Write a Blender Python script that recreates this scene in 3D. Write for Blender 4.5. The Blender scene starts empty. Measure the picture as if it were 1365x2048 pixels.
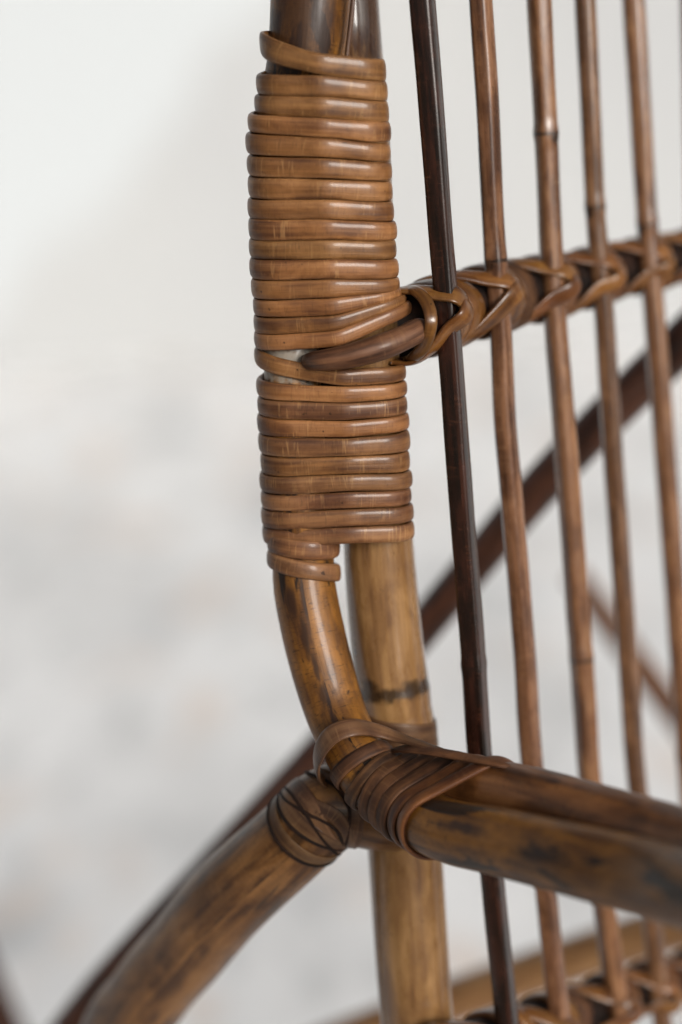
import bpy, math, random
import numpy as np
from mathutils import Vector, noise as mnoise
random.seed(7); rng = np.random.default_rng(7)
sc = bpy.context.scene
C = sc.collection

# ------------------------------------------------------------------ camera
LENS, PITCH, ROLL = 85.0, math.radians(12), math.radians(-4)
CAM = np.array([0.0, 0.0, 0.75])
K = 36.0 / LENS / 2048.0                       # metres per photo pixel at 1 m
FW = np.array([0, math.cos(PITCH), -math.sin(PITCH)])
R0 = np.array([1.0, 0, 0]); U0 = np.array([0, math.sin(PITCH), math.cos(PITCH)])
RT = R0 * math.cos(ROLL) + U0 * math.sin(ROLL)
UP = -R0 * math.sin(ROLL) + U0 * math.cos(ROLL)
cam = bpy.data.cameras.new('camera'); camo = bpy.data.objects.new('camera', cam); C.objects.link(camo)
from mathutils import Matrix
camo.matrix_world = Matrix(((RT[0], UP[0], -FW[0], CAM[0]), (RT[1], UP[1], -FW[1], CAM[1]),
                            (RT[2], UP[2], -FW[2], CAM[2]), (0, 0, 0, 1)))
cam.lens = LENS; cam.sensor_fit = 'VERTICAL'; cam.sensor_height = 36; cam.clip_end = 500; cam.clip_start = 0.05
cam.dof.use_dof = True; cam.dof.focus_distance = 0.992; cam.dof.aperture_fstop = 2.5
sc.camera = camo

# ------------------------------------------------------------------ world, sun, exposure
SUN_EL, SUN_AZ = math.radians(14), math.radians(148)      # azimuth clockwise from +Y
w = bpy.data.worlds.new('World'); sc.world = w; w.use_nodes = True
nt = w.node_tree; bg = nt.nodes['Background']
sky = nt.nodes.new('ShaderNodeTexSky'); sky.sky_type = 'NISHITA'; sky.sun_disc = False
sky.sun_elevation = SUN_EL; sky.sun_rotation = SUN_AZ; sky.dust_density = 4; sky.air_density = 1.0; sky.ozone_density = 1
hs = nt.nodes.new('ShaderNodeHueSaturation'); hs.inputs['Saturation'].default_value = 0.22
nt.links.new(sky.outputs[0], hs.inputs['Color']); nt.links.new(hs.outputs[0], bg.inputs[0])
bg.inputs[1].default_value = 0.12
sl = bpy.data.lights.new('sun', 'SUN'); so = bpy.data.objects.new('sun', sl); C.objects.link(so)
sl.energy = 2.2; sl.angle = math.radians(20); sl.color = (1, 0.965, 0.92)
sd = Vector((math.sin(SUN_AZ) * math.cos(SUN_EL), math.cos(SUN_AZ) * math.cos(SUN_EL), math.sin(SUN_EL)))
so.rotation_euler = sd.to_track_quat('Z', 'Y').to_euler()
sc.view_settings.view_transform = 'Standard'; sc.view_settings.look = 'None'
sc.view_settings.exposure = 0.28; sc.view_settings.gamma = 1

# ------------------------------------------------------------------ geometry helpers
def P(x, y, d):
    """photo pixel + distance along the view axis -> world point"""
    return CAM + RT * ((x - 682.5) * K * d) + UP * ((1024 - y) * K * d) + FW * d
def unit(v):
    v = np.asarray(v, float); n = np.linalg.norm(v, axis=-1, keepdims=True); return v / np.maximum(n, 1e-12)
def catmull(pts, n):
    """centripetal-ish Catmull-Rom through rows of pts (any columns), n samples evenly by length"""
    p = np.asarray(pts, float); q = np.vstack([2 * p[0] - p[1], p, 2 * p[-1] - p[-2]]); out = []
    for i in range(1, len(q) - 2):
        t = np.linspace(0, 1, 24, endpoint=False)[:, None]
        a, b, c, d = q[i - 1], q[i], q[i + 1], q[i + 2]
        out.append(0.5 * (2 * b + (c - a) * t + (2 * a - 5 * b + 4 * c - d) * t**2 + (3 * b - a - 3 * c + d) * t**3))
    out.append(q[-2][None]); o = np.vstack(out)
    s = np.r_[0, np.cumsum(np.linalg.norm(np.diff(o[:, :3], axis=0), axis=1))]
    ss = np.linspace(0, s[-1], n)
    return np.stack([np.interp(ss, s, o[:, k]) for k in range(o.shape[1])], 1)

BASE = P(800, 1024, 1.05); BASE[2] = 0.0
chair = bpy.data.objects.new('rattan_chair', None); C.objects.link(chair)
chair.location = BASE; chair.empty_display_size = 0.1
chair['label'] = 'glossy brown rattan chair with cane-bound post, upright back rods and curved arm rails'
chair['category'] = 'chair'

def link(name, verts, faces, uvs, mat, parent=chair, smooth=True, label=None, kind=None):
    """uvs: one pair per vertex-loop in face order"""
    me = bpy.data.meshes.new(name)
    v = np.asarray(verts) - BASE
    me.from_pydata(v.tolist(), [], faces)
    if uvs is not None:
        ul = me.uv_layers.new(name='UVMap'); ul.data.foreach_set('uv', np.asarray(uvs, float).ravel())
    me.materials.append(mat)
    me.polygons.foreach_set('use_smooth', [smooth] * len(me.polygons)); me.update()
    o = bpy.data.objects.new(name, me); C.objects.link(o); o.parent = parent
    if label: o['label'] = label
    if kind: o['kind'] = kind
    return o

def sweep(rings, closed, ulen, vlen, uoff):
    """rings (n, m, 3) -> verts, faces, uvs ; closed = profile closed"""
    n, m, _ = rings.shape; V = rings.reshape(-1, 3); F = []; UV = []
    mm = m if closed else m - 1
    for i in range(n - 1):
        for j in range(mm):
            k = (j + 1) % m
            F.append((i * m + j, i * m + k, (i + 1) * m + k, (i + 1) * m + j))
            a, b = ulen[i] + uoff, ulen[i + 1] + uoff; c, d = vlen[j], vlen[j + 1]
            UV += [(a, c), (a, d), (b, d), (b, c)]
    for i, rev in ((0, True), (n - 1, False)):
        idx = [i * m + j for j in range(m)]
        F.append(tuple(reversed(idx)) if not rev else tuple(idx)); UV += [(ulen[i] + uoff, vlen[j]) for j in range(m)]
    return V, F, UV

def tube(name, pts, mat, parent=chair, n=90, m=28, bump=0.02, nodes=(), prof=None, uoff=None, label=None, world=False, freq=18.0):
    """pts rows: (px, py, depth, radius in photo px at that depth)  or world x,y,z,r when world"""
    rows = []
    for p in pts:
        if world or len(p) == 5: rows.append(list(p[:4]))
        else: rows.append([*P(p[0], p[1], p[2]), p[3] * K * p[2]])
    c = catmull(rows, n); X = c[:, :3]; r = c[:, 3]
    T = unit(np.gradient(X, axis=0))
    ref = np.array([0, -1.0, 0.0]); fr = []
    N = unit(ref - T[0] * ref.dot(T[0]))
    for i in range(n):
        N = unit(N - T[i] * N.dot(T[i])); fr.append((N, np.cross(T[i], N)))
    s = np.r_[0, np.cumsum(np.linalg.norm(np.diff(X, axis=0), axis=1))]
    th = np.linspace(0, 2 * np.pi, m, endpoint=False); seed = random.random() * 50
    pr = np.ones(m) if prof is None else np.array([prof(t) for t in th])
    rings = np.zeros((n, m, 3))
    for i in range(n):
        a, b = fr[i]; k = 1.0
        for (s0, amp, wd) in nodes: k += amp * math.exp(-((s[i] - s0 * s[-1]) / wd) ** 2)
        for j in range(m):
            q = mnoise.noise(Vector((s[i] * freq + seed, math.cos(th[j]) * 0.8, math.sin(th[j]) * 0.8)))
            rr = r[i] * k * pr[j] * (1 + bump * q)
            rings[i, j] = X[i] + (a * math.cos(th[j]) + b * math.sin(th[j])) * rr
    vl = np.linspace(0, 2 * np.pi * r.mean(), m + 1)
    V, F, UV = sweep(rings, True, s, vl, random.random() * 3 if uoff is None else uoff)
    return link(name, V, F, UV, mat, parent, label=label), c

PROF = np.linspace(0, math.pi, 15)
def ribbon(name, X, N, W, H, mat, parent, label=None, flat=0.55):
    """domed cane strip: X path (n,3), N outward normals, W width, H thickness (metres)"""
    X = np.asarray(X); n = len(X); T = unit(np.gradient(X, axis=0)); N = unit(N - T * (N * T).sum(1, keepdims=True))
    S = np.cross(T, N); W = np.broadcast_to(W, n); H = np.broadcast_to(H, n)
    m = len(PROF) + 2; rings = np.zeros((n, m, 3)); sd_ = random.random() * 90
    s = np.r_[0, np.cumsum(np.linalg.norm(np.diff(X, axis=0), axis=1))]
    for i in range(n):
        wob = 1 + 0.07 * mnoise.noise(Vector((s[i] * 60 + sd_, 0, 0))); hob = 1 + 0.16 * mnoise.noise(Vector((s[i] * 45, sd_, 0)))
        for j, t in enumerate(PROF):
            cw = math.copysign(abs(math.cos(t)) ** 0.85, math.cos(t)); ch = max(math.sin(t), 0) ** flat
            rings[i, j] = X[i] + S[i] * (W[i] / 2 * cw * wob) + N[i] * H[i] * (ch * 0.75 * hob + 0.25)
        rings[i, -2] = X[i] - S[i] * W[i] * 0.46 - N[i] * H[i] * 0.1
        rings[i, -1] = X[i] + S[i] * W[i] * 0.46 - N[i] * H[i] * 0.1
    wm = float(np.mean(W)); vl = list(np.linspace(0, wm, len(PROF))) + [wm * 1.2, wm * 1.8, wm * 2]
    V, F, UV = sweep(rings, True, s, vl, random.random() * 7)
    return link(name, V, F, UV, mat, parent, label=label)

def strip(name, rows, mat, parent, wpx, hpx, n=60, label=None):
    """rows: px,py,depth, nx(image right), ny(image up), nz(toward camera)"""
    R_ = []
    for p in rows:
        nn = unit(RT * p[3] + UP * p[4] - FW * p[5]); R_.append([*P(p[0], p[1], p[2]), *nn, p[2]])
    c = catmull(R_, n)
    W = wpx * K * c[:, 6] if np.isscalar(wpx) else np.interp(np.linspace(0, 1, n), np.linspace(0, 1, len(wpx)), wpx) * K * c[:, 6]
    return ribbon(name, c[:, :3], c[:, 3:6], W, hpx * K * c[:, 6], mat, parent, label)

# ------------------------------------------------------------------ materials
def rgb(h):
    v = [int(h[i:i + 2], 16) / 255 for i in (0, 2, 4)]
    return tuple([(x / 12.92 if x <= .04045 else ((x + .055) / 1.055) ** 2.4) for x in v]) + (1,)
class NB:
    def __init__(s, name):
        s.m = bpy.data.materials.new(name); s.m.use_nodes = True; s.t = s.m.node_tree; s.b = s.t.nodes['Principled BSDF']
    def n(s, t, **kw):
        o = s.t.nodes.new(t)
        for k, v in kw.items():
            if k in o.inputs: o.inputs[k].default_value = v
            else: setattr(o, k, v)
        return o
    def l(s, a, b): s.t.links.new(a, b)
    def noise(s, src, scale, detail=3, rough=.55, dist=0.0):
        mp = s.n('ShaderNodeMapping'); mp.inputs['Scale'].default_value = scale; s.l(src, mp.inputs[0])
        q = s.n('ShaderNodeTexNoise'); q.inputs['Scale'].default_value = 1; q.inputs['Detail'].default_value = detail
        q.inputs['Roughness'].default_value = rough; q.inputs['Distortion'].default_value = dist; s.l(mp.outputs[0], q.inputs['Vector']); return q.outputs[0]
    def ramp(s, src, stops):
        r = s.n('ShaderNodeValToRGB'); e = r.color_ramp.elements
        while len(e) < len(stops): e.new(0.5)
        for k, (p, c) in enumerate(stops): e[k].position = p; e[k].color = c if len(c) == 4 else (c[0],) * 3 + (1,)
        s.l(src, r.inputs[0]); return r.outputs[0]
    def mix(s, f, a, b, mode='MIX'):
        r = s.n('ShaderNodeMix'); r.data_type = 'RGBA'; r.blend_type = mode
        for v, i in ((f, 0), (a, 6), (b, 7)):
            if isinstance(v, (int, float)): r.inputs[i].default_value = v
            elif isinstance(v, tuple): r.inputs[i].default_value = v
            else: s.l(v, r.inputs[i])
        return r.outputs[2]
    def val(s, op, a, b):
        r = s.n('ShaderNodeMath'); r.operation = op
        for v, i in ((a, 0), (b, 1)):
            if isinstance(v, (int, float)): r.inputs[i].default_value = v
            else: s.l(v, r.inputs[i])
        return r.outputs[0]
def cane(name, light, mid, dark, stain=0.3, stainc='1a0f0a', cracks=0.35, crackc='c79a68', rough=0.33, coat=0.35, crough=.13, bump=0.25, var=0.25, crackle=0.0, edge=.12, val=.50, sat=1.0, sw=0, sv=420):
    b = NB(name)
    uv = b.n('ShaderNodeUVMap').outputs[0]
    streak = b.noise(uv, (9, sv, 1), 5, .6)
    soft = b.noise(uv, (38, 90, 1), 4, .6, .4)
    col = b.ramp(streak, [(0.40 - sw, rgb(dark)), (0.5, rgb(mid)), (0.60 + sw, rgb(light))])
    col2 = b.ramp(soft, [(0.40, rgb(dark)), (0.51, rgb(mid)), (0.62, rgb(light))])
    col = b.mix(0.55, col, col2)
    if cracks:      # pale transverse scuffs across the cane skin
        cr = b.noise(uv, (520, 60, 1), 2, .5, 1.6); gate = b.noise(uv, (45, 130, 1), 3, .6)
        f = b.val('MULTIPLY', b.ramp(cr, [(.57, (0,)), (.64, (1,))]), b.ramp(gate, [(.47, (0,)), (.58, (1,))]))
        col = b.mix(b.val('MULTIPLY', f, cracks), col, rgb(crackc))
    if crackle:     # fine dark cross-cracks
        cq = b.noise(uv, (1500, 300, 1), 2, .6, .8)
        f = b.ramp(cq, [(.58, (0,)), (.66, (1,))])
        col = b.mix(b.val('MULTIPLY', f, crackle), col, rgb('2a170c'))
    if stain:
        st = b.noise(uv, (16, 75, 1), 5, .62, .5)
        f = b.ramp(st, [(.66 - .18 * stain, (0,)), (.66 - .18 * stain + edge, (1,))])
        col = b.mix(b.val('MULTIPLY', f, min(1, .35 + stain)), col, rgb(stainc))
    sp = b.noise(uv, (260, 420, 1), 2, .5)
    col = b.mix(b.ramp(sp, [(.70, (0,)), (.76, (.8,))]), col, rgb('24140b'))
    if var:
        oi = b.n('ShaderNodeObjectInfo'); h = b.n('ShaderNodeHueSaturation')
        b.l(b.val('ADD', b.val('MULTIPLY', oi.outputs['Random'], var), 1 - var / 2), h.inputs['Value']); b.l(col, h.inputs['Color'])
        b.l(b.val('ADD', b.val('MULTIPLY', oi.outputs['Random'], -.008), .504), h.inputs['Hue']); col = h.outputs[0]
    h2 = b.n('ShaderNodeHueSaturation'); h2.inputs['Saturation'].default_value = sat; h2.inputs['Value'].default_value = val; b.l(col, h2.inputs['Color']); col = h2.outputs[0]
    b.l(col, b.b.inputs['Base Color'])
    rn = b.noise(uv, (70, 260, 1), 3, .6)
    b.l(b.val('ADD', b.val('MULTIPLY', rn, .34), rough - .17), b.b.inputs['Roughness'])
    b.b.inputs['Coat Weight'].default_value = coat; b.b.inputs['Coat Roughness'].default_value = crough
    b.b.inputs['Specular IOR Level'].default_value = .22
    fine = b.noise(uv, (25, 2600, 1), 4, .6); fine2 = b.noise(uv, (500, 500, 1), 3, .6)
    bp = b.n('ShaderNodeBump'); bp.inputs['Strength'].default_value = bump; bp.inputs['Distance'].default_value = .0004
    b.l(b.val('ADD', fine, b.val('MULTIPLY', fine2, .6)), bp.inputs['Height']); b.l(bp.outputs[0], b.b.inputs['Normal'])
    return b.m

M = dict(
    band=cane('cane_strip', 'b78457', '91633c', '623f28', stain=.2, stainc='452c1c', cracks=.4, crackle=.22, var=.3, rough=.5, coat=.2, crough=.13, bump=.5, val=.53, sat=1.04),
    band_low=cane('cane_strip_reddish', 'a87a52', '83593a', '593824', stain=.25, stainc='3a2418', cracks=.4, crackle=.22, rough=.5, coat=.2, crough=.14, bump=.5, val=.54, sat=1.03),
    wrap=cane('cane_strip_dark', '875b3a', '5a3923', '321e14', stain=.3, stainc='2a1714', cracks=.1, rough=.6, coat=.0),
    wrap_amber=cane('cane_strip_amber', '9a6438', '714526', '40241a', stain=.2, stainc='2a1714', cracks=.1, rough=.5, coat=.1),
    lash=cane('cane_lashing', 'a06c36', '7d4d25', '4c2c16', stain=.3, cracks=.1, rough=.3),
    pale=cane('cane_strip_pale', '8f6a48', '6d4b31', '482e1e', stain=.3, cracks=.15, rough=.5, coat=.1),
    stained=cane('rattan_stained', 'b88046', '8c5f33', '573823', stain=.62, stainc='22150d', cracks=.1, crackle=.6, rough=.45, coat=.15, var=0, sw=.08, sv=300, edge=.035, val=.50, sat=1.08, bump=.4),
    top=cane('rattan_scorched', '6e4a36', '3f2519', '1d110d', stain=.7, stainc='0f0b09', cracks=.25, crackc='8d6a4c', rough=.4, var=0),
    post=cane('bamboo_post', 'b88d5c', '9a7145', '755030', stain=.15, stainc='4a3020', cracks=.05, rough=.30, coat=.8, crough=.16, var=0, sw=.06, sv=300, val=.55),
    rail=cane('rattan_rail', 'ac7444', '7f5029', '472a16', stain=.4, stainc='2a1810', cracks=.1, crackle=.2, rough=.42, coat=.15, var=.1, sw=.06, sv=260, edge=.06),
    brace=cane('rattan_brace', 'aa7844', '7f542a', '4a2d17', stain=.4, stainc='281a11', cracks=.1, crackle=.35, rough=.42, coat=.15, var=0, sw=.06, sv=260, edge=.06),
    red=cane('rod_dark_red', '4a281c', '2c1811', '160c08', stain=.3, stainc='0b0606', cracks=.25, crackc='7a4c34', rough=.25, coat=.8, crough=.16, var=0),
    rodb=cane('rod_brown', '9a6d49', '724b2e', '472c1c', stain=.3, cracks=.1, rough=.26, coat=.8, crough=.16, var=.2, val=.58, sat=.95),
    rodt=cane('rod_tan', 'a4754a', '7f5431', '583720', stain=.2, cracks=.1, rough=.26, coat=.8, crough=.16, var=.2, val=.58, sat=.95),
    back=cane('tube_dark_red', '6c4330', '4f3022', '341e15', stain=.3, cracks=0, rough=.4, coat=.1, var=0),
    tan=cane('tube_tan', 'c99a68', 'b07f4f', '8f6238', stain=0, cracks=0, rough=.45, var=0),
    core=cane('core_dark', '3a2010', '22120a', '120905', stain=.3, cracks=0, rough=.8, coat=0, var=0),
    peeled=cane('peeled_rattan', '94674a', '6b452d', '38221a', stain=.35, cracks=.1, rough=.5, coat=.1, var=0),
)
def bigmat(name, c1, c2, spots, scale):
    b = NB(name); tc = b.n('ShaderNodeTexCoord').outputs['Object']
    n1 = b.noise(tc, (scale, scale * .35, scale), 4, .6); col = b.ramp(n1, [(.35, rgb(c2)), (.6, rgb(c1))])
    n2 = b.noise(tc, (scale * 2.3,) * 3, 3, .6)
    for f0, c in spots:
        nn = b.noise(tc, (scale * (1.2 + f0), scale * (.45 + f0 * .35), scale), 2, .5)
        col = b.mix(b.ramp(nn, [(.56, (0,)), (.70, (.8,))]), col, rgb(c))
    b.l(col, b.b.inputs['Base Color']); b.b.inputs['Roughness'].default_value = .85
    bp = b.n('ShaderNodeBump'); bp.inputs['Strength'].default_value = .4; bp.inputs['Distance'].default_value = .01; b.l(n2, bp.inputs['Height']); b.l(bp.outputs[0], b.b.inputs['Normal'])
    return b.m

# ------------------------------------------------------------------ setting
def grid(name, o, ux, uy, nx, ny, mat, amp):
    V = []; F = []
    for j in range(ny + 1):
        for i in range(nx + 1):
            p = Vector(o) + Vector(ux) * (i / nx) + Vector(uy) * (j / ny)
            nn = Vector(ux).cross(Vector(uy)).normalized()
            V.append(tuple(p + nn * amp * mnoise.noise(p * 3)))
    for j in range(ny):
        for i in range(nx): a = j * (nx + 1) + i; F.append((a, a + 1, a + nx + 2, a + nx + 1))
    me = bpy.data.meshes.new(name); me.from_pydata(V, [], F); me.materials.append(mat)
    me.polygons.foreach_set('use_smooth', [True] * len(F))
    ob = bpy.data.objects.new(name, me); C.objects.link(ob); return ob
WY = 5.2
g = grid('ground', (-60, -60, -.03), (120, 0, 0), (0, 120, 0), 60, 60, bigmat('trodden_earth', '7a6a58', '54483b', [(.0, '8a8072')], 2.0), 0.0)  # dark ground out of view, added to cut bounce light on the chair
g['kind'] = 'structure'
g = grid('pavement', (-5, 0.6, 0), (10, 0, 0), (0, WY - .6, 0), 40, 30, bigmat('pale_concrete', 'faf9f8', 'dfdedd', [(.0, 'b8b9ba'), (.9, 'ead8ca'), (2.3, 'cdcdcc')], 4.2), 0.0)  # near edge stops short to lessen bounce light from below
g['kind'] = 'structure'
wall = bpy.data.objects.new('wall', None)
bw = NB('white_plaster'); tc = bw.n('ShaderNodeTexCoord').outputs['Object']
cw = bw.ramp(bw.noise(tc, (1.3, 1.3, 1.3), 3, .5), [(.35, rgb('a3a4a5')), (.65, rgb('a9aaaa'))])
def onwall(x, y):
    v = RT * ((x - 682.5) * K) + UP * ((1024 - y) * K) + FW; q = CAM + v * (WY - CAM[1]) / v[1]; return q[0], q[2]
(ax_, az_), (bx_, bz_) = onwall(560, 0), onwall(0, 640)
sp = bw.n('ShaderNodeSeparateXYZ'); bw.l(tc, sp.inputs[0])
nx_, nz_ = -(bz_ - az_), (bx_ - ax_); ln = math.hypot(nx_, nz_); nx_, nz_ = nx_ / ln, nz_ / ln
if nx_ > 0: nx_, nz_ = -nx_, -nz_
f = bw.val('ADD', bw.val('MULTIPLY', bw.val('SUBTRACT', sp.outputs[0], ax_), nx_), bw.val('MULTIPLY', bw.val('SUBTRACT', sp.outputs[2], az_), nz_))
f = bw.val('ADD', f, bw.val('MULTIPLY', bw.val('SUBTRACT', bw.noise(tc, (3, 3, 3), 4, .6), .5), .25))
cw = bw.mix(bw.ramp(f, [(.0, (0,)), (.06, (1,))]), cw, rgb('b2b6b8'))      # paler tone up and left of a ragged diagonal edge
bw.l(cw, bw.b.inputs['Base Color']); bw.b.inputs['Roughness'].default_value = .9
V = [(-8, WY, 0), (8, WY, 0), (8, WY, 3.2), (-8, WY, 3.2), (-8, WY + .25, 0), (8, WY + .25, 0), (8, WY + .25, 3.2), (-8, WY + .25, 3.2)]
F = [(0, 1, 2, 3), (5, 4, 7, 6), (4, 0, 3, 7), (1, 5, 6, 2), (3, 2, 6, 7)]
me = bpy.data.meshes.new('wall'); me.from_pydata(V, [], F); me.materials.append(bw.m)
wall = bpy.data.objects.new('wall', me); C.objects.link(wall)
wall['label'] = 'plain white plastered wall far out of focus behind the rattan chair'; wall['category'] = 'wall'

# ------------------------------------------------------------------ main frame tubes
def dv(y): return 1.0 + (y - 600) * K * math.tan(PITCH)
A_low = [(607, 1080, 1.018, 60), (607, 1130, 1.02, 62), (612, 1190, 1.02, 63), (636, 1303, 1.02, 63), (668, 1413, 1.018, 61), (702, 1490, 1.01, 60), (752, 1565, 1.003, 61), (830, 1628, .985, 62), (900, 1662, .965, 65), (992, 1681, .945, 69),
         (1138, 1717, .912, 73), (1365, 1774, .862, 82), (1650, 1860, .74, 88), (1850, 1990, .70, 92)]
leg_end = P(1850, 1990, .70)
rowsA = [(618, -420, .985, 80), (626, -120, .985, 80), (621, 0, .987, 80), (612, 110, .99, 77), (588, 220, .995, 70), (576, 330, 1.0, 64), (582, 600, 1.005, 58), (586, 730, 1.006, 57), (594, 900, 1.012, 60)] + A_low
rowsA = [[*P(p[0], p[1], p[2]), p[3] * K * p[2], 0] for p in rowsA]
rowsA += [[leg_end[0] + .02, leg_end[1] - .02, leg_end[2] - .10, .0095, 0], [leg_end[0] + .02, leg_end[1] - .02, 0.0, .0095, 0]]
armA, cA = tube('arm_rail', [tuple(r) for r in rowsA], M['stained'], n=260, m=36, bump=.03, label='front arm rail that bends out of the bound post towards the lower right', uoff=1.37)
# upper rail
U_ = [(700, 1560, 1.035, 54), (790, 1550, 1.02, 56), (900, 1566, .995, 57), (1047, 1592, .963, 62), (1200, 1636, .93, 67), (1365, 1686, .895, 73), (1650, 1765, .82, 76), (1880, 1880, .73, 66)]
armU, cU = tube('arm_rail', U_, M['rail'], n=120, m=32, bump=.03, label='rear arm rail just above the front one')
Mp = [(668, -420, 1.02, 56), (690, -100, 1.022, 62), (696, 0, 1.024, 62), (704, 110, 1.024, 62), (722, 300, 1.01, 60), (733, 600, 1.01, 60), (747, 900, 1.025, 66), (757, 1083, 1.033, 70), (765, 1190, 1.038, 72), (776, 1303, 1.043, 73), (788, 1400, 1.048, 74), (797, 1480, 1.052, 75), (812, 1720, 1.06, 74), (835, 2048, 1.072, 73)]
rows = [[*P(p[0], p[1], p[2]), p[3] * K * p[2], 0] for p in Mp]
e = rows[-1]; rows += [[e[0] + .003, e[1] + .002, e[2] - .15, e[3], 0], [e[0] + .006, e[1] + .004, 0.0, e[3], 0]]
_c = catmull(rows, 400)[:, :3]; _s = np.r_[0, np.cumsum(np.linalg.norm(np.diff(_c, axis=0), axis=1))]
NODE = float(_s[int(np.argmin(np.linalg.norm(_c - P(789, 1378, 1.047), axis=1)))] / _s[-1])
post, cM = tube('back_post', [tuple(r) for r in rows], M['post'], n=620, m=40, bump=.012, uoff=.2, nodes=[(NODE, .018, .0026), (NODE + .010, -.018, .0012)])
# leg brace
B_ = [(860, 1640, 1.07, 62), (760, 1628, 1.038, 74), (700, 1612, 1.034, 80), (655, 1618, 1.035, 83), (575, 1690, 1.045, 85), (465, 1792, 1.07, 86), (378, 1893, 1.10, 84), (298, 1990, 1.13, 82)]
rows = [[*P(p[0], p[1], p[2]), p[3] * K * p[2], 0] for p in B_]
e = rows[-1]; rows += [[e[0] - .03, e[1] + .04, e[2] - .06, e[3], 0], [e[0] - .11, e[1] + .16, 0.0, e[3], 0]]
brace, cB = tube('curved_leg', [tuple(r) for r in rows], M['brace'], n=200, m=36, bump=.03, label='curved stained leg running down to the lower left')
# far tubes
tube('hoop_brace', [(1750, 300, 1.15, 44), (1450, 600, 1.185, 46), (1365, 685, 1.19, 45), (1200, 847, 1.20, 43), (1050, 1008, 1.215, 41), (850, 1250, 1.24, 38), (760, 1358, 1.26, 37), (640, 1502, 1.3, 37), (430, 1735, 1.3, 39), (290, 1888, 1.31, 42), (190, 2005, 1.32, 44), (40, 2200, 1.33, 44)], M['back'], n=110, label='dark red diagonal brace crossing behind the rods and the post')
tube('cross_brace', [(1150, 1150, 1.55, 24), (1200, 1222, 1.54, 25), (1290, 1345, 1.52, 26), (1400, 1500, 1.5, 27), (1600, 1800, 1.48, 27)], M['rail'], n=50, m=18)
tube('seat_rail', [(500, 2160, 1.42, 46), (700, 2080, 1.40, 46), (943, 1990, 1.38, 46), (1180, 1908, 1.36, 47), (1400, 1840, 1.34, 48), (1700, 1760, 1.32, 48)], M['tan'], n=80, label='pale tan seat rail low behind the rods')
tube('far_leg', [(-140, 1700, 1.7, 40), (-60, 1900, 1.68, 40), (0, 2040, 1.66, 40), (60, 2200, 1.64, 40), (200, 2700, 1.6, 40)], M['back'], n=50, m=18, label='dark far leg at the lower left')

# ------------------------------------------------------------------ back rods
def facet(k, amt, ph):
    def f(t):
        a = ((t + ph) % (2 * math.pi / k)) - math.pi / k
        poly = math.cos(math.pi / k) / math.cos(a)
        return (1 - amt) + amt * poly * 1.06
    return f
SLOPE = 0.00030
LINES = {'up': [(832, 645, 70), (850, 640, 78), (924, 617, 79), (1021, 588, 77), (1143, 566, 70), (1230, 542, 63), (1338, 520, 59), (1450, 497, 55), (1700, 450, 48)],
         'low': [(900, 2105, 66), (1010, 2072, 66), (1120, 2035, 63), (1240, 1990, 58), (1330, 1960, 53), (1450, 1925, 50), (1700, 1860, 46)]}
CX = {'up': [894, 1000, 1110, 1203, 1301, 1397], 'low': [1014, 1118, 1238, 1322, 1407, 1494]}
RAD = [26, 23, 24, 21, 22, 21]
def raildepth(key, x): return (1.022 if key == 'up' else 1.075) + (x - (870 if key == 'up' else 990)) * SLOPE
def crossing(key, i):
    """frame where rod i meets the rail: O on the rail, T along it, V up, N outward, u metres per unit, rod centre"""
    L = LINES[key]; lx = [p[0] for p in L]; g_ = lambda x, k: np.interp(x, lx, [p[k] for p in L])
    cx = CX[key][i]; Q = lambda x: P(x, g_(x, 1), raildepth(key, x))
    T = unit(Q(cx + 40) - Q(cx - 40)); N = unit(-FW - T * (-FW).dot(T)); V = np.cross(N, T)
    if V[2] < 0: V = -V
    u = K * raildepth(key, cx); rc = g_(cx, 2) * .80; h = rc + RAD[i] * .9
    dl = -(N @ RT) * h * u / (T @ RT)
    O = Q(cx) + T * dl; rodc = O + N * h * u
    return O, T, N, V, u, rc, rodc
rods = [
    ('red', 27, [(845, 0), (862, 200), (880, 440), (901, 700), (918, 940), (944, 1270), (959, 1500), (985, 1750), (1015, 2048)], facet(4, .75, 0.35), (.626,)),
    ('rodb', 23.5, [(961, 0), (974, 200), (987, 460), (1000, 640), (1008, 820), (1023, 1000), (1048, 1300), (1061, 1500), (1090, 1770), (1120, 2048)], facet(5, .5, 0.2), (.326,)),
    ('rodt', 24.5, [(1080, 0), (1095, 300), (1102, 460), (1112, 640), (1127, 820), (1148, 1100), (1170, 1400), (1180, 1550), (1211, 1820), (1242, 2048)], facet(5, .5, 0.9), (.235, .62)),
    ('rodb', 21, [(1170, 0), (1187, 360), (1193, 460), (1209, 640), (1220, 820), (1240, 1100), (1261, 1400), (1273, 1560), (1305, 1850), (1325, 2048)], facet(5, .4, 1.6), (.289,)),
    ('rodt', 22.5, [(1267, 0), (1291, 400), (1303, 560), (1324, 820), (1345, 1100), (1366, 1400), (1395, 1800), (1415, 2048)], facet(5, .4, 0.4), (.304, .7)),
    ('rodb', 21, [(1381, 0), (1398, 560), (1440, 1100), (1500, 2048)], facet(5, .4, 0.4), (.3,)),
]
rodm = []
rl = ['dark red-brown square-edged rod nearest the bound post', 'second back rod, red-brown', 'third back rod, tan and thicker', 'fourth back rod, thin and brown', 'fifth back rod, tan with a dark node', 'sixth back rod at the right edge']
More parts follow.
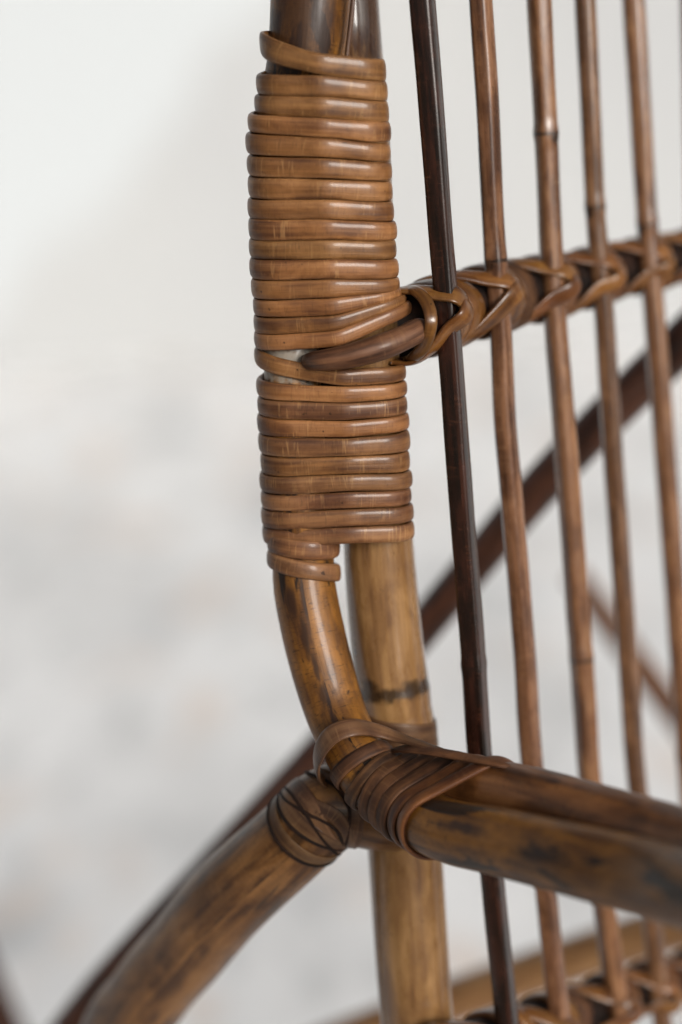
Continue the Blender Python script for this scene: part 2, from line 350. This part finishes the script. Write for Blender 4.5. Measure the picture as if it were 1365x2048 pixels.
for i, (mt, r, pts, pf, nd) in enumerate(rods):
    x0 = pts[0][0]; c1, c2 = crossing('up', i)[6], crossing('low', i)[6]; q1, q2 = (c1 - CAM) @ FW, (c2 - CAM) @ FW
    sl0 = (pts[1][0] - pts[0][0]) / (pts[1][1] - pts[0][1])
    full = [(x0 - 420 * sl0, -420)] + pts + [(pts[-1][0] + 30, 2280)]
    rr = [(x, y, q1 + (y - LINES['up'][2][1]) * (q2 - q1) / 1450, r * (1.06 if y < 300 else 1 - .04 * (y > 1500))) for x, y in full]
    mc = M[mt].copy(); mc.name = M[mt].name + '_' + str(i)
    o, c = tube('back_rod', rr, mc, uoff=float(i), n=150, m=32, bump=.05, nodes=[(q, .10, .002) for q in nd], prof=pf, label=rl[i], freq=30)
    Lr = float(np.linalg.norm(np.diff(c[:, :3], axis=0), axis=1).sum()); rodm.append((mc, [(i + q * Lr, .01, .0011, .2) for q in nd] + [(i + nd[0] * Lr + .0018, random.choice([.004, .03]), .004, .004)]))

# ------------------------------------------------------------------ cane turns bound round the post
def hull(circs, n):
    ph = np.linspace(-math.pi / 2, 1.5 * math.pi, 361)[:-1]          # start at the back (f negative), go ... 
    pts = []; nn = []
    for a in ph:
        d = np.array([-math.cos(a), math.sin(a)])
        c = max(circs, key=lambda q: q[0] * d[0] + q[1] * d[1] + q[2]); pts.append((c[0] + d[0] * c[2], c[1] + d[1] * c[2])); nn.append(d)
    pts = np.array(pts); nn = np.array(nn)
    pts = np.vstack([pts, pts[:1]]); nn = np.vstack([nn, nn[:1]])
    s = np.r_[0, np.cumsum(np.linalg.norm(np.diff(pts, axis=0), axis=1))] + np.arange(361) * 1e-6
    ss = np.linspace(0, s[-1], n)
    p = np.stack([np.interp(ss, s, pts[:, k]) for k in (0, 1)], 1); q = np.stack([np.interp(ss, s, nn[:, k]) for k in (0, 1)], 1)
    for _ in range(2):      # cane cannot turn a sharp corner
        p[1:-1] = .25 * p[:-2] + .5 * p[1:-1] + .25 * p[2:]; q[1:-1] = .25 * q[:-2] + .5 * q[1:-1] + .25 * q[2:]
    return p, unit(q)
Lx = ([60, 147, 226, 265, 310, 350, 435, 500, 600, 696, 760, 860, 942, 1013, 1083], [526, 519, 507, 499, 492, 494, 496, 497, 504, 509, 510, 514, 519, 521, 523])
Rx = ([60, 120, 162, 243, 323, 400, 477, 553, 724, 790, 860, 935, 1003, 1072], [770, 773, 776, 780, 784, 788, 794, 798, 810, 813, 819, 822, 826, 831])
Cx = ([120, 300, 480, 600, 740, 900, 1080], [640, 648, 655, 665, 685, 695, 700])
bands = [ # left(y0,y1) mid(y0,y1) right(y0,y1)
    (62, 108, 123, 163, 118, 161), (147, 189, 165, 206, 162, 201), (190, 226, 207, 248, 202, 242), (227, 264, 249, 287, 243, 284),
    (265, 307, 288, 326, 285, 322), (311, 351, 328, 368, 323, 360), (352, 395, 369, 408, 361, 400), (396, 434, 409, 448, 401, 440),
    (435, 477, 448, 488, 440, 477), (478, 514, 489, 526, 478, 514), (515, 555, 527, 565, 515, 552), (556, 594, 566, 602, 553, 579),
    (595, 629, 603, 637, 572, 592), (630, 664, 637, 668, 584, 604), (665, 696, 667, 700, 597, 624),
    (692, 727, 744, 776, 724, 757), (756, 791, 776, 809, 759, 789), (792, 827, 810, 844, 790, 822), (828, 864, 845, 877, 823, 855),
    (865, 905, 878, 913, 857, 897), (906, 944, 914, 948, 898, 936), (945, 980, 949, 982, 937, 970), (981, 1013, 983, 1016, 971, 1003),
    (1014, 1050, 1017, 1051, 1004, 1037), (1050, 1084, 1052, 1085, 1038, 1073)]
TH = 11.0; SP = math.sin(PITCH)
Fh = np.array([0, -1.0, 0])
for i, b in enumerate(bands):
    yl, ym, yr = [(b[k] + b[k + 1]) / 2 + rng.uniform(-.7, .7) for k in (0, 2, 4)]
    hl, hm, hr = (b[1] - b[0]) * 1.0, (b[3] - b[2]) * 1.0, (b[5] - b[4]) * 1.0
    L = np.interp(ym, *Lx) + TH + rng.uniform(-2, 2); R = np.interp(ym, *Rx) - TH + rng.uniform(-2, 2); xc = np.interp(ym, *Cx)
    if i in (12, 13, 14): R = (806, 814, 822)[i - 12] - 11
    fc = np.interp(ym, [100, 700, 800, 1080], [50, 52, 44, 22]); rc = np.interp(ym, [100, 700, 900, 1080], [34, 34, 44, 60])
    rA = 66; rM = 56
    p, q = hull([(L + rA, 0, rA), (xc - 4, fc, rc), (R - rM, 9, rM), ((xc + R) / 2, (fc + rc) * .62 - 10, 22)], 110)
    nxt = bands[i + 1] if i + 1 < len(bands) and i != 14 else tuple(v + 36 for v in b)
    prv = bands[i - 1] if i > 0 and i != 15 else (b[0], b[1]) * 3
    X = []; W = []
    iL, iR = int(np.argmin(p[:, 0])), int(np.argmax(p[:, 0])); n = len(p)
    for j in range(n):
        x, f = p[j]
        if iL <= j <= iR:
            y = np.interp(x, [L, xc, R], [yl, ym - SP * (fc + rc), yr])
            if i in (0, 15) and x < xc: y = yl + (ym - SP * (fc + rc) - yl) * ((x - L) / (xc - L)) ** .6
            y += .4 * mnoise.noise(Vector((x * .02, i * 3.7, 0))); W.append(np.interp(x, [L, xc, R], [hl, hm, hr]))
        elif j < iL:
            t = j / iL; y = (1 - t) * ((yl + (prv[4] + prv[5]) / 2) / 2) + t * yl; W.append(hl)
        else:
            t = (j - iR) / (n - 1 - iR); y = (1 - t) * yr + t * ((yr + (nxt[0] + nxt[1]) / 2) / 2); W.append(hr)
        X.append((x, y, f))
    X = np.array(X); ys = X[:, 1].copy()
    for _ in range(10): ys[1:-1] = .25 * ys[:-2] + .5 * ys[1:-1] + .25 * ys[2:]
    d = dv(ym)
    pts = np.array([P(x, y, d) + Fh * f * K for (x, _, f), y in zip(X, ys)])
    nn = np.array([R0 * a + Fh * c for a, c in q])
    ribbon('binding_strand', pts, nn, np.array(W) * K * d * (1.0 + rng.uniform(-.025, .03)), TH * K * (1 + rng.uniform(-.12, .15)), M['band_low'] if i > 18 and i != 20 or i == 17 else M['band'], post, flat=.64)

# corner filler cane inside the binding, worn paint seen in the gap
tube('filler_cane', [(650, 170, 1.0, 28), (660, 600, 1.002, 28), (672, 1060, 1.022, 26)], M['core'], n=50, m=18, parent=chair)
strip('split_edge', [(712, -60, .975, .3, 0, 1), (706, 0, .975, .3, 0, 1), (692, 125, .978, .3, 0, 1)], M['pale'], armA, 9, 8, n=20)

# two turns round the arm rail only, just below
def ring(curve, s0, name, mat, parent, wpx, thpx, tilt=0.0, phase=0.0, drift=0.0, n=70, grow=0.0, a0=0.0, a1=2 * math.pi, slack=1.0):
    """one turn round a tube; s0 = fraction of its length, tilt = shift along the axis (m)"""
    X = curve[:, :3]; T = unit(np.gradient(X, axis=0)); s = np.r_[0, np.cumsum(np.linalg.norm(np.diff(X, axis=0), axis=1))]
    pts = []; nn = []
    for k in range(n):
        a = a0 + (a1 - a0) * k / (n - 1)
        q = s0 + tilt * math.cos(a - phase) + drift * (a / (2 * math.pi) - .5)
        c = np.array([np.interp(q, s, X[:, m_]) for m_ in range(3)]); t = unit(np.array([np.interp(q, s, T[:, m_]) for m_ in range(3)])); r = np.interp(q, s, curve[:, 3])
        f = unit(Fh - t * Fh.dot(t)); g_ = np.cross(t, f)
        dr = f * math.cos(a) + g_ * math.sin(a); pts.append(c + dr * (r * slack + grow)); nn.append(dr)
    return ribbon(name, np.array(pts), np.array(nn), wpx * K, thpx * K, mat, parent)
def s_at(curve, x, y):
    """arc length of the point of a curve that projects nearest photo pixel x, y"""
    X = curve[:, :3] - CAM; d = X @ FW; px = 682.5 + X @ RT / (K * d); py = 1024 - X @ UP / (K * d)
    s = np.r_[0, np.cumsum(np.linalg.norm(np.diff(curve[:, :3], axis=0), axis=1))]
    return s[int(np.argmin((px - x) ** 2 + (py - y) ** 2))]
ring(cA, s_at(cA, 607, 1098), 'binding_strand', M['band_low'], armA, 40, 13, tilt=-.0015, phase=math.pi / 2, a0=math.pi, a1=3 * math.pi)
ring(cA, s_at(cA, 607, 1140), 'binding_strand', M['band_low'], armA, 36, 13, tilt=.0035, phase=-math.pi / 2, a0=math.pi, a1=3 * math.pi)

tube('rail_core', [(770, 676, 1.030, 44), (812, 665, 1.028, 56), (865, 644, 1.03, 56)], M['core'], n=20, m=20)
# peeled rail end laid across the post in the gap
rend, _ = tube('rail_end', [(618, 723, .992, 17), (628, 722, .987, 19), (650, 720, .982, 21), (700, 712, .980, 24), (760, 695, .981, 26), (805, 677, .985, 25), (836, 660, .99, 24), (846, 652, .995, 14)], M['peeled'], n=60, m=24, bump=.06, label='peeled end of the cross rail tucked between the two bindings')

# ------------------------------------------------------------------ cross rails with lashings
def crossrail(key, name, label):
    rr = [(x, y, raildepth(key, x), h * .78) for x, y, h in LINES[key]]
    o, c = tube(name, rr, M['core'], n=90, m=28, bump=.03, label=label)
    for k in range(6):
        O, T_, N_, V_, u, rc, _ = crossing(key, k); rt = RAD[k]; sc_ = rc / 63.0; ka = .55 / (T_ @ RT)
        def go(pts, w, th, mat):
            rows = []
            for a, b, n_ in pts:
                if k == 0 and a < -10 and key == 'up': a *= .5
                nr = unit(V_ * (b * .8) + N_ * n_ + T_ * (a * .35 if n_ > rc * .9 and abs(a) < rt * 1.6 else 0))
                rows.append([*(O + (T_ * a + V_ * b + N_ * n_) * u), *nr])
            c2 = catmull(rows, 64); ribbon('lashing_strand', c2[:, :3], c2[:, 3:6], w * u, th * u, mat, o)
        j = lambda v: v + random.uniform(-9, 9) * sc_
        fr = rc + 2 * rt * .92; bm = M['lash']; a0 = rt + 8
        for (da, w, th, mt) in ((0, 62, 14, bm), (58 * ka, 50, 12, bm if k < 1 else M['wrap']))[:2 if k < 2 else 1]:
            e = a0 + da
            go([(e + 4, -rc * .2, -rc), (e - 2, rc * .7, -rc * .72), (e, rc * 1.0, 0), (e + 14, rc * .74, rc * .68), (e + 28 * sc_, j(5), rc * 1.0), (e + 18, -rc * .72, rc * .70), (e, -rc * 1.0, 0), (e - 10, -rc * .7, -rc * .72)], w * sc_, th * sc_, mt)
        # strand coming down over the rod, tucked behind it
        go([(-150 * ka, rc * .3, -rc), (-140 * ka, rc * .95, -rc * .5), (-118 * ka, rc * 1.08, rc * .1), (-84 * ka, rc * .88, rc * .75), (-46 * ka, rc * .52, rc + rt * .7), (-12, j(12), fr), (rt * .75, -6, rc + 1.65 * rt), (rt * 1.12, -16, rc + .8 * rt), (rt, -24, rc * .95)], random.uniform(35, 42) * sc_, 9 * sc_, bm)
        # strand going back under the rail
        go([(rt * .9, 18, rc * .95), (rt * 1.2, 8, rc + .8 * rt), (rt * .8, -4, rc + 1.75 * rt), (-8, j(-22), fr + 4), (-48 * ka, -rc * .60, rc + rt * .7), (-90 * ka, -rc * .95, rc * .62), (-120 * ka, -rc * 1.1, 0), (-135 * ka, -rc * .85, -rc * .6)], random.uniform(35, 42) * sc_, 9 * sc_, bm)
    return o
crossrail('up', 'cross_rail', 'upper cross rail lashed to the rods with cane strands')
crossrail('low', 'cross_rail', 'lower cross rail lashed with cane strands near the seat')
# first loose loops of the lashing beside the post
strip('lashing_strand', [(800, 590, 1.03, -.5, .8, .3), (822, 580, 1.0, -.2, .9, .6), (850, 600, .99, 0, .4, 1), (862, 640, .985, .2, 0, 1), (852, 685, .99, 0, -.5, 1), (825, 715, 1.0, -.2, -.9, .5), (805, 720, 1.03, -.4, -.9, 0)], M['lash'], chair, 26, 8)

# ------------------------------------------------------------------ binding of the two arm rails
sA = lambda x, y: s_at(cA, x, y)
XA = cA[:, :3]; SA = np.r_[0, np.cumsum(np.linalg.norm(np.diff(XA, axis=0), axis=1))]
XU = cU[:, :3]; SU = np.r_[0, np.cumsum(np.linalg.norm(np.diff(XU, axis=0), axis=1))]
TA = unit(np.gradient(XA, axis=0))
def at(S, Q, s): return np.array([np.interp(s, S, Q[:, k]) for k in range(Q.shape[1])])
sa0, sa1 = sA(728, 1540), sA(866, 1648); su0, su1 = s_at(cU, 762, 1552), s_at(cU, 985, 1580)
NT = 7
for j in range(NT):
    t = j / (NT - 1); a = at(SA, cA, sa0 + (sa1 - sa0) * t); b = at(SU, cU, su0 + (su1 - su0) * t ** 1.05); ax = unit(at(SA, TA, sa0 + (sa1 - sa0) * t))
    e1 = b[:3] - a[:3]; L_ = np.linalg.norm(e1); e1 = e1 / L_; e2 = unit(np.cross(ax, e1)); 
    if e2.dot(-FW) < 0: e2 = -e2
    p, q = hull([(0, 0, a[3] * 1.03 / K), (L_ / K, 0, b[3] * 1.0 / K)], 100)
    pts = np.array([a[:3] + (e1 * x + e2 * f) * K for x, f in p]); nn = np.array([e1 * x + e2 * f for x, f in q])
    pitch_ = (at(SA, XA, sa0 + (sa1 - sa0) * min(1, t + 1 / NT)) - a[:3]) * .5
    pts += pitch_[None] * np.linspace(-.5, .5, 100)[:, None] + ax * (rng.uniform(-1.5, 1.5) * K)
    ribbon('binding_strand', pts, nn, np.interp(p[:, 0], [-60, L_ / K + 50], [30, 43]) * K, (7 + 1.5 * (j % 3 == 1) + (3 if j == NT - 1 else 0)) * K, M['wrap'] if j < NT - 2 else M['wrap_amber'], armA, flat=.7)
# loose strand crossing over the bent rail and along the top of the binding
strip('binding_strand', [(668, 1572, 1.03, -1, -.3, .2), (640, 1548, 1.015, -1, 0, .5), (638, 1512, 1.0, -.8, .3, .8), (664, 1472, .992, -.4, .5, 1), (706, 1456, .992, 0, .6, 1), (752, 1462, 1.0, .2, .8, .8), (800, 1478, 1.0, .1, .9, .5), (850, 1494, .99, 0, .9, .5), (900, 1510, .985, 0, 1, .3), (940, 1530, 1.0, 0, 1, 0)], M['pale'], armA, [34, 38, 40, 42, 40, 32, 22, 14, 8], 7, n=90)
strip('binding_strand', [(760, 1520, 1.03, -.2, .9, .5), (800, 1500, 1.0, 0, .8, .7), (860, 1504, .985, 0, 1, .6), (930, 1516, .975, 0, 1, .6), (1000, 1530, .965, 0, 1, .5), (1050, 1545, .97, 0, 1, 0)], M['wrap'], armA, [20, 26, 28, 28, 26, 24, 20], 7, n=80)

# ------------------------------------------------------------------ crossing turns on the curved leg
for (x, y, tl, ph, wd) in [(640, 1625, .004, 1.2, 34), (628, 1632, -.007, .4, 30), (668, 1612, .009, 1.9, 30), (700, 1612, .006, 2.4, 34), (612, 1650, .003, .3, 26)]:
    ring(cB, s_at(cB, x, y), 'binding_strand', M['pale'], brace, wd, 2.6, tilt=tl, phase=ph, a0=math.pi, a1=3 * math.pi, grow=random.uniform(0, 1.5) * K)
    ring(cB, s_at(cB, x, y) + wd * .5 * K, 'binding_strand', M['core'], brace, 7, 2.4, tilt=tl, phase=ph, a0=math.pi, a1=3 * math.pi, grow=2.0 * K)
for (x, y, tl, wd) in [(793, 1440, .005, 34), (796, 1468, .004, 36), (798, 1500, .005, 36)]:
    ring(cM, s_at(cM, x, y), 'binding_strand', M['pale'], post, wd, 5, tilt=tl, phase=-math.pi / 2, a0=math.pi, a1=3 * math.pi)

# ------------------------------------------------------------------ scorch marks and stains at their own places on the canes
def marks(mat, lst, colour, k=2.2, nscale=(180, 260, 1)):
    """lst: (u0, v0, du, dv) in metres on the tube's own surface"""
    t = mat.node_tree; bs = t.nodes['Principled BSDF']; src = bs.inputs['Base Color'].links[0].from_socket
    def math_(op, a, b=0.0):
        q = t.nodes.new('ShaderNodeMath'); q.operation = op
        for v, i in ((a, 0), (b, 1)):
            if isinstance(v, (int, float)): q.inputs[i].default_value = v
            else: t.links.new(v, q.inputs[i])
        return q.outputs[0]
    uv = t.nodes.new('ShaderNodeUVMap'); sp = t.nodes.new('ShaderNodeSeparateXYZ'); t.links.new(uv.outputs[0], sp.inputs[0])
    mp = t.nodes.new('ShaderNodeMapping'); mp.inputs['Scale'].default_value = nscale; t.links.new(uv.outputs[0], mp.inputs[0])
    nz = t.nodes.new('ShaderNodeTexNoise'); nz.inputs['Scale'].default_value = 1; nz.inputs['Detail'].default_value = 4; t.links.new(mp.outputs[0], nz.inputs['Vector'])
    tot = None
    for u0, v0, du, dv_ in lst:
        a = math_('POWER', math_('ABSOLUTE', math_('DIVIDE', math_('SUBTRACT', sp.outputs[0], u0), du)), 2)
        b_ = math_('POWER', math_('ABSOLUTE', math_('DIVIDE', math_('SUBTRACT', sp.outputs[1], v0), dv_)), 2)
        f = math_('SUBTRACT', 1.0, math_('SQRT', math_('ADD', a, b_)))
        tot = f if tot is None else math_('MAXIMUM', tot, f)
    f = math_('ADD', tot, math_('MULTIPLY', math_('SUBTRACT', nz.outputs[0], .5), k))
    mr = t.nodes.new('ShaderNodeMapRange'); mr.interpolation_type = 'SMOOTHSTEP'; mr.inputs[1].default_value = -.05; mr.inputs[2].default_value = .7; mr.inputs[4].default_value = .85; t.links.new(f, mr.inputs[0])
    mx = t.nodes.new('ShaderNodeMix'); mx.data_type = 'RGBA'; t.links.new(mr.outputs[0], mx.inputs[0]); t.links.new(src, mx.inputs[6]); mx.inputs[7].default_value = rgb(colour); t.links.new(mx.outputs[2], bs.inputs['Base Color'])
um = s_at(cM, 789, 1372) + .2
marks(M['post'], [(um - .001, .045, .0042, .25), (um - .004, .010, .006, .006), (um - .002, .085, .006, .008), (s_at(cM, 770, 1290) + .2, .0165, .0015, .0018)], '120a06', k=1.2, nscale=(260, 160, 1))
marks(M['post'], [(s_at(cM, 700, 20) + .2, .0, .05, .3)], '3c251b', k=1.6, nscale=(90, 420, 1))
ua = lambda x, y: s_at(cA, x, y) + 1.37
marks(M['stained'], [(ua(612, 1200), .006, .010, .0032), (ua(612, 1195), .0, .012, .002), (ua(625, 1270), .003, .014, .002), (ua(642, 1330), .002, .012, .0016), (ua(668, 1400), .002, .013, .0036), (ua(690, 1450), .001, .012, .0024),
    (ua(960, 1672), .004, .016, .003), (ua(1130, 1725), .008, .02, .003), (ua(620, 20), .0, .04, .028), (ua(620, 20), .085, .04, .028), (ua(612, 100), .0, .02, .02)], '28170e', k=1.4, nscale=(130, 330, 1))
marks(M['stained'], [(ua(584, 725), .0, .010, .3), (ua(584, 725), .08, .010, .3)], '857e73', k=1.5, nscale=(500, 330, 1))
for mc, ls in rodm: marks(mc, ls, '170e0a', k=1.1, nscale=(400, 260, 1))
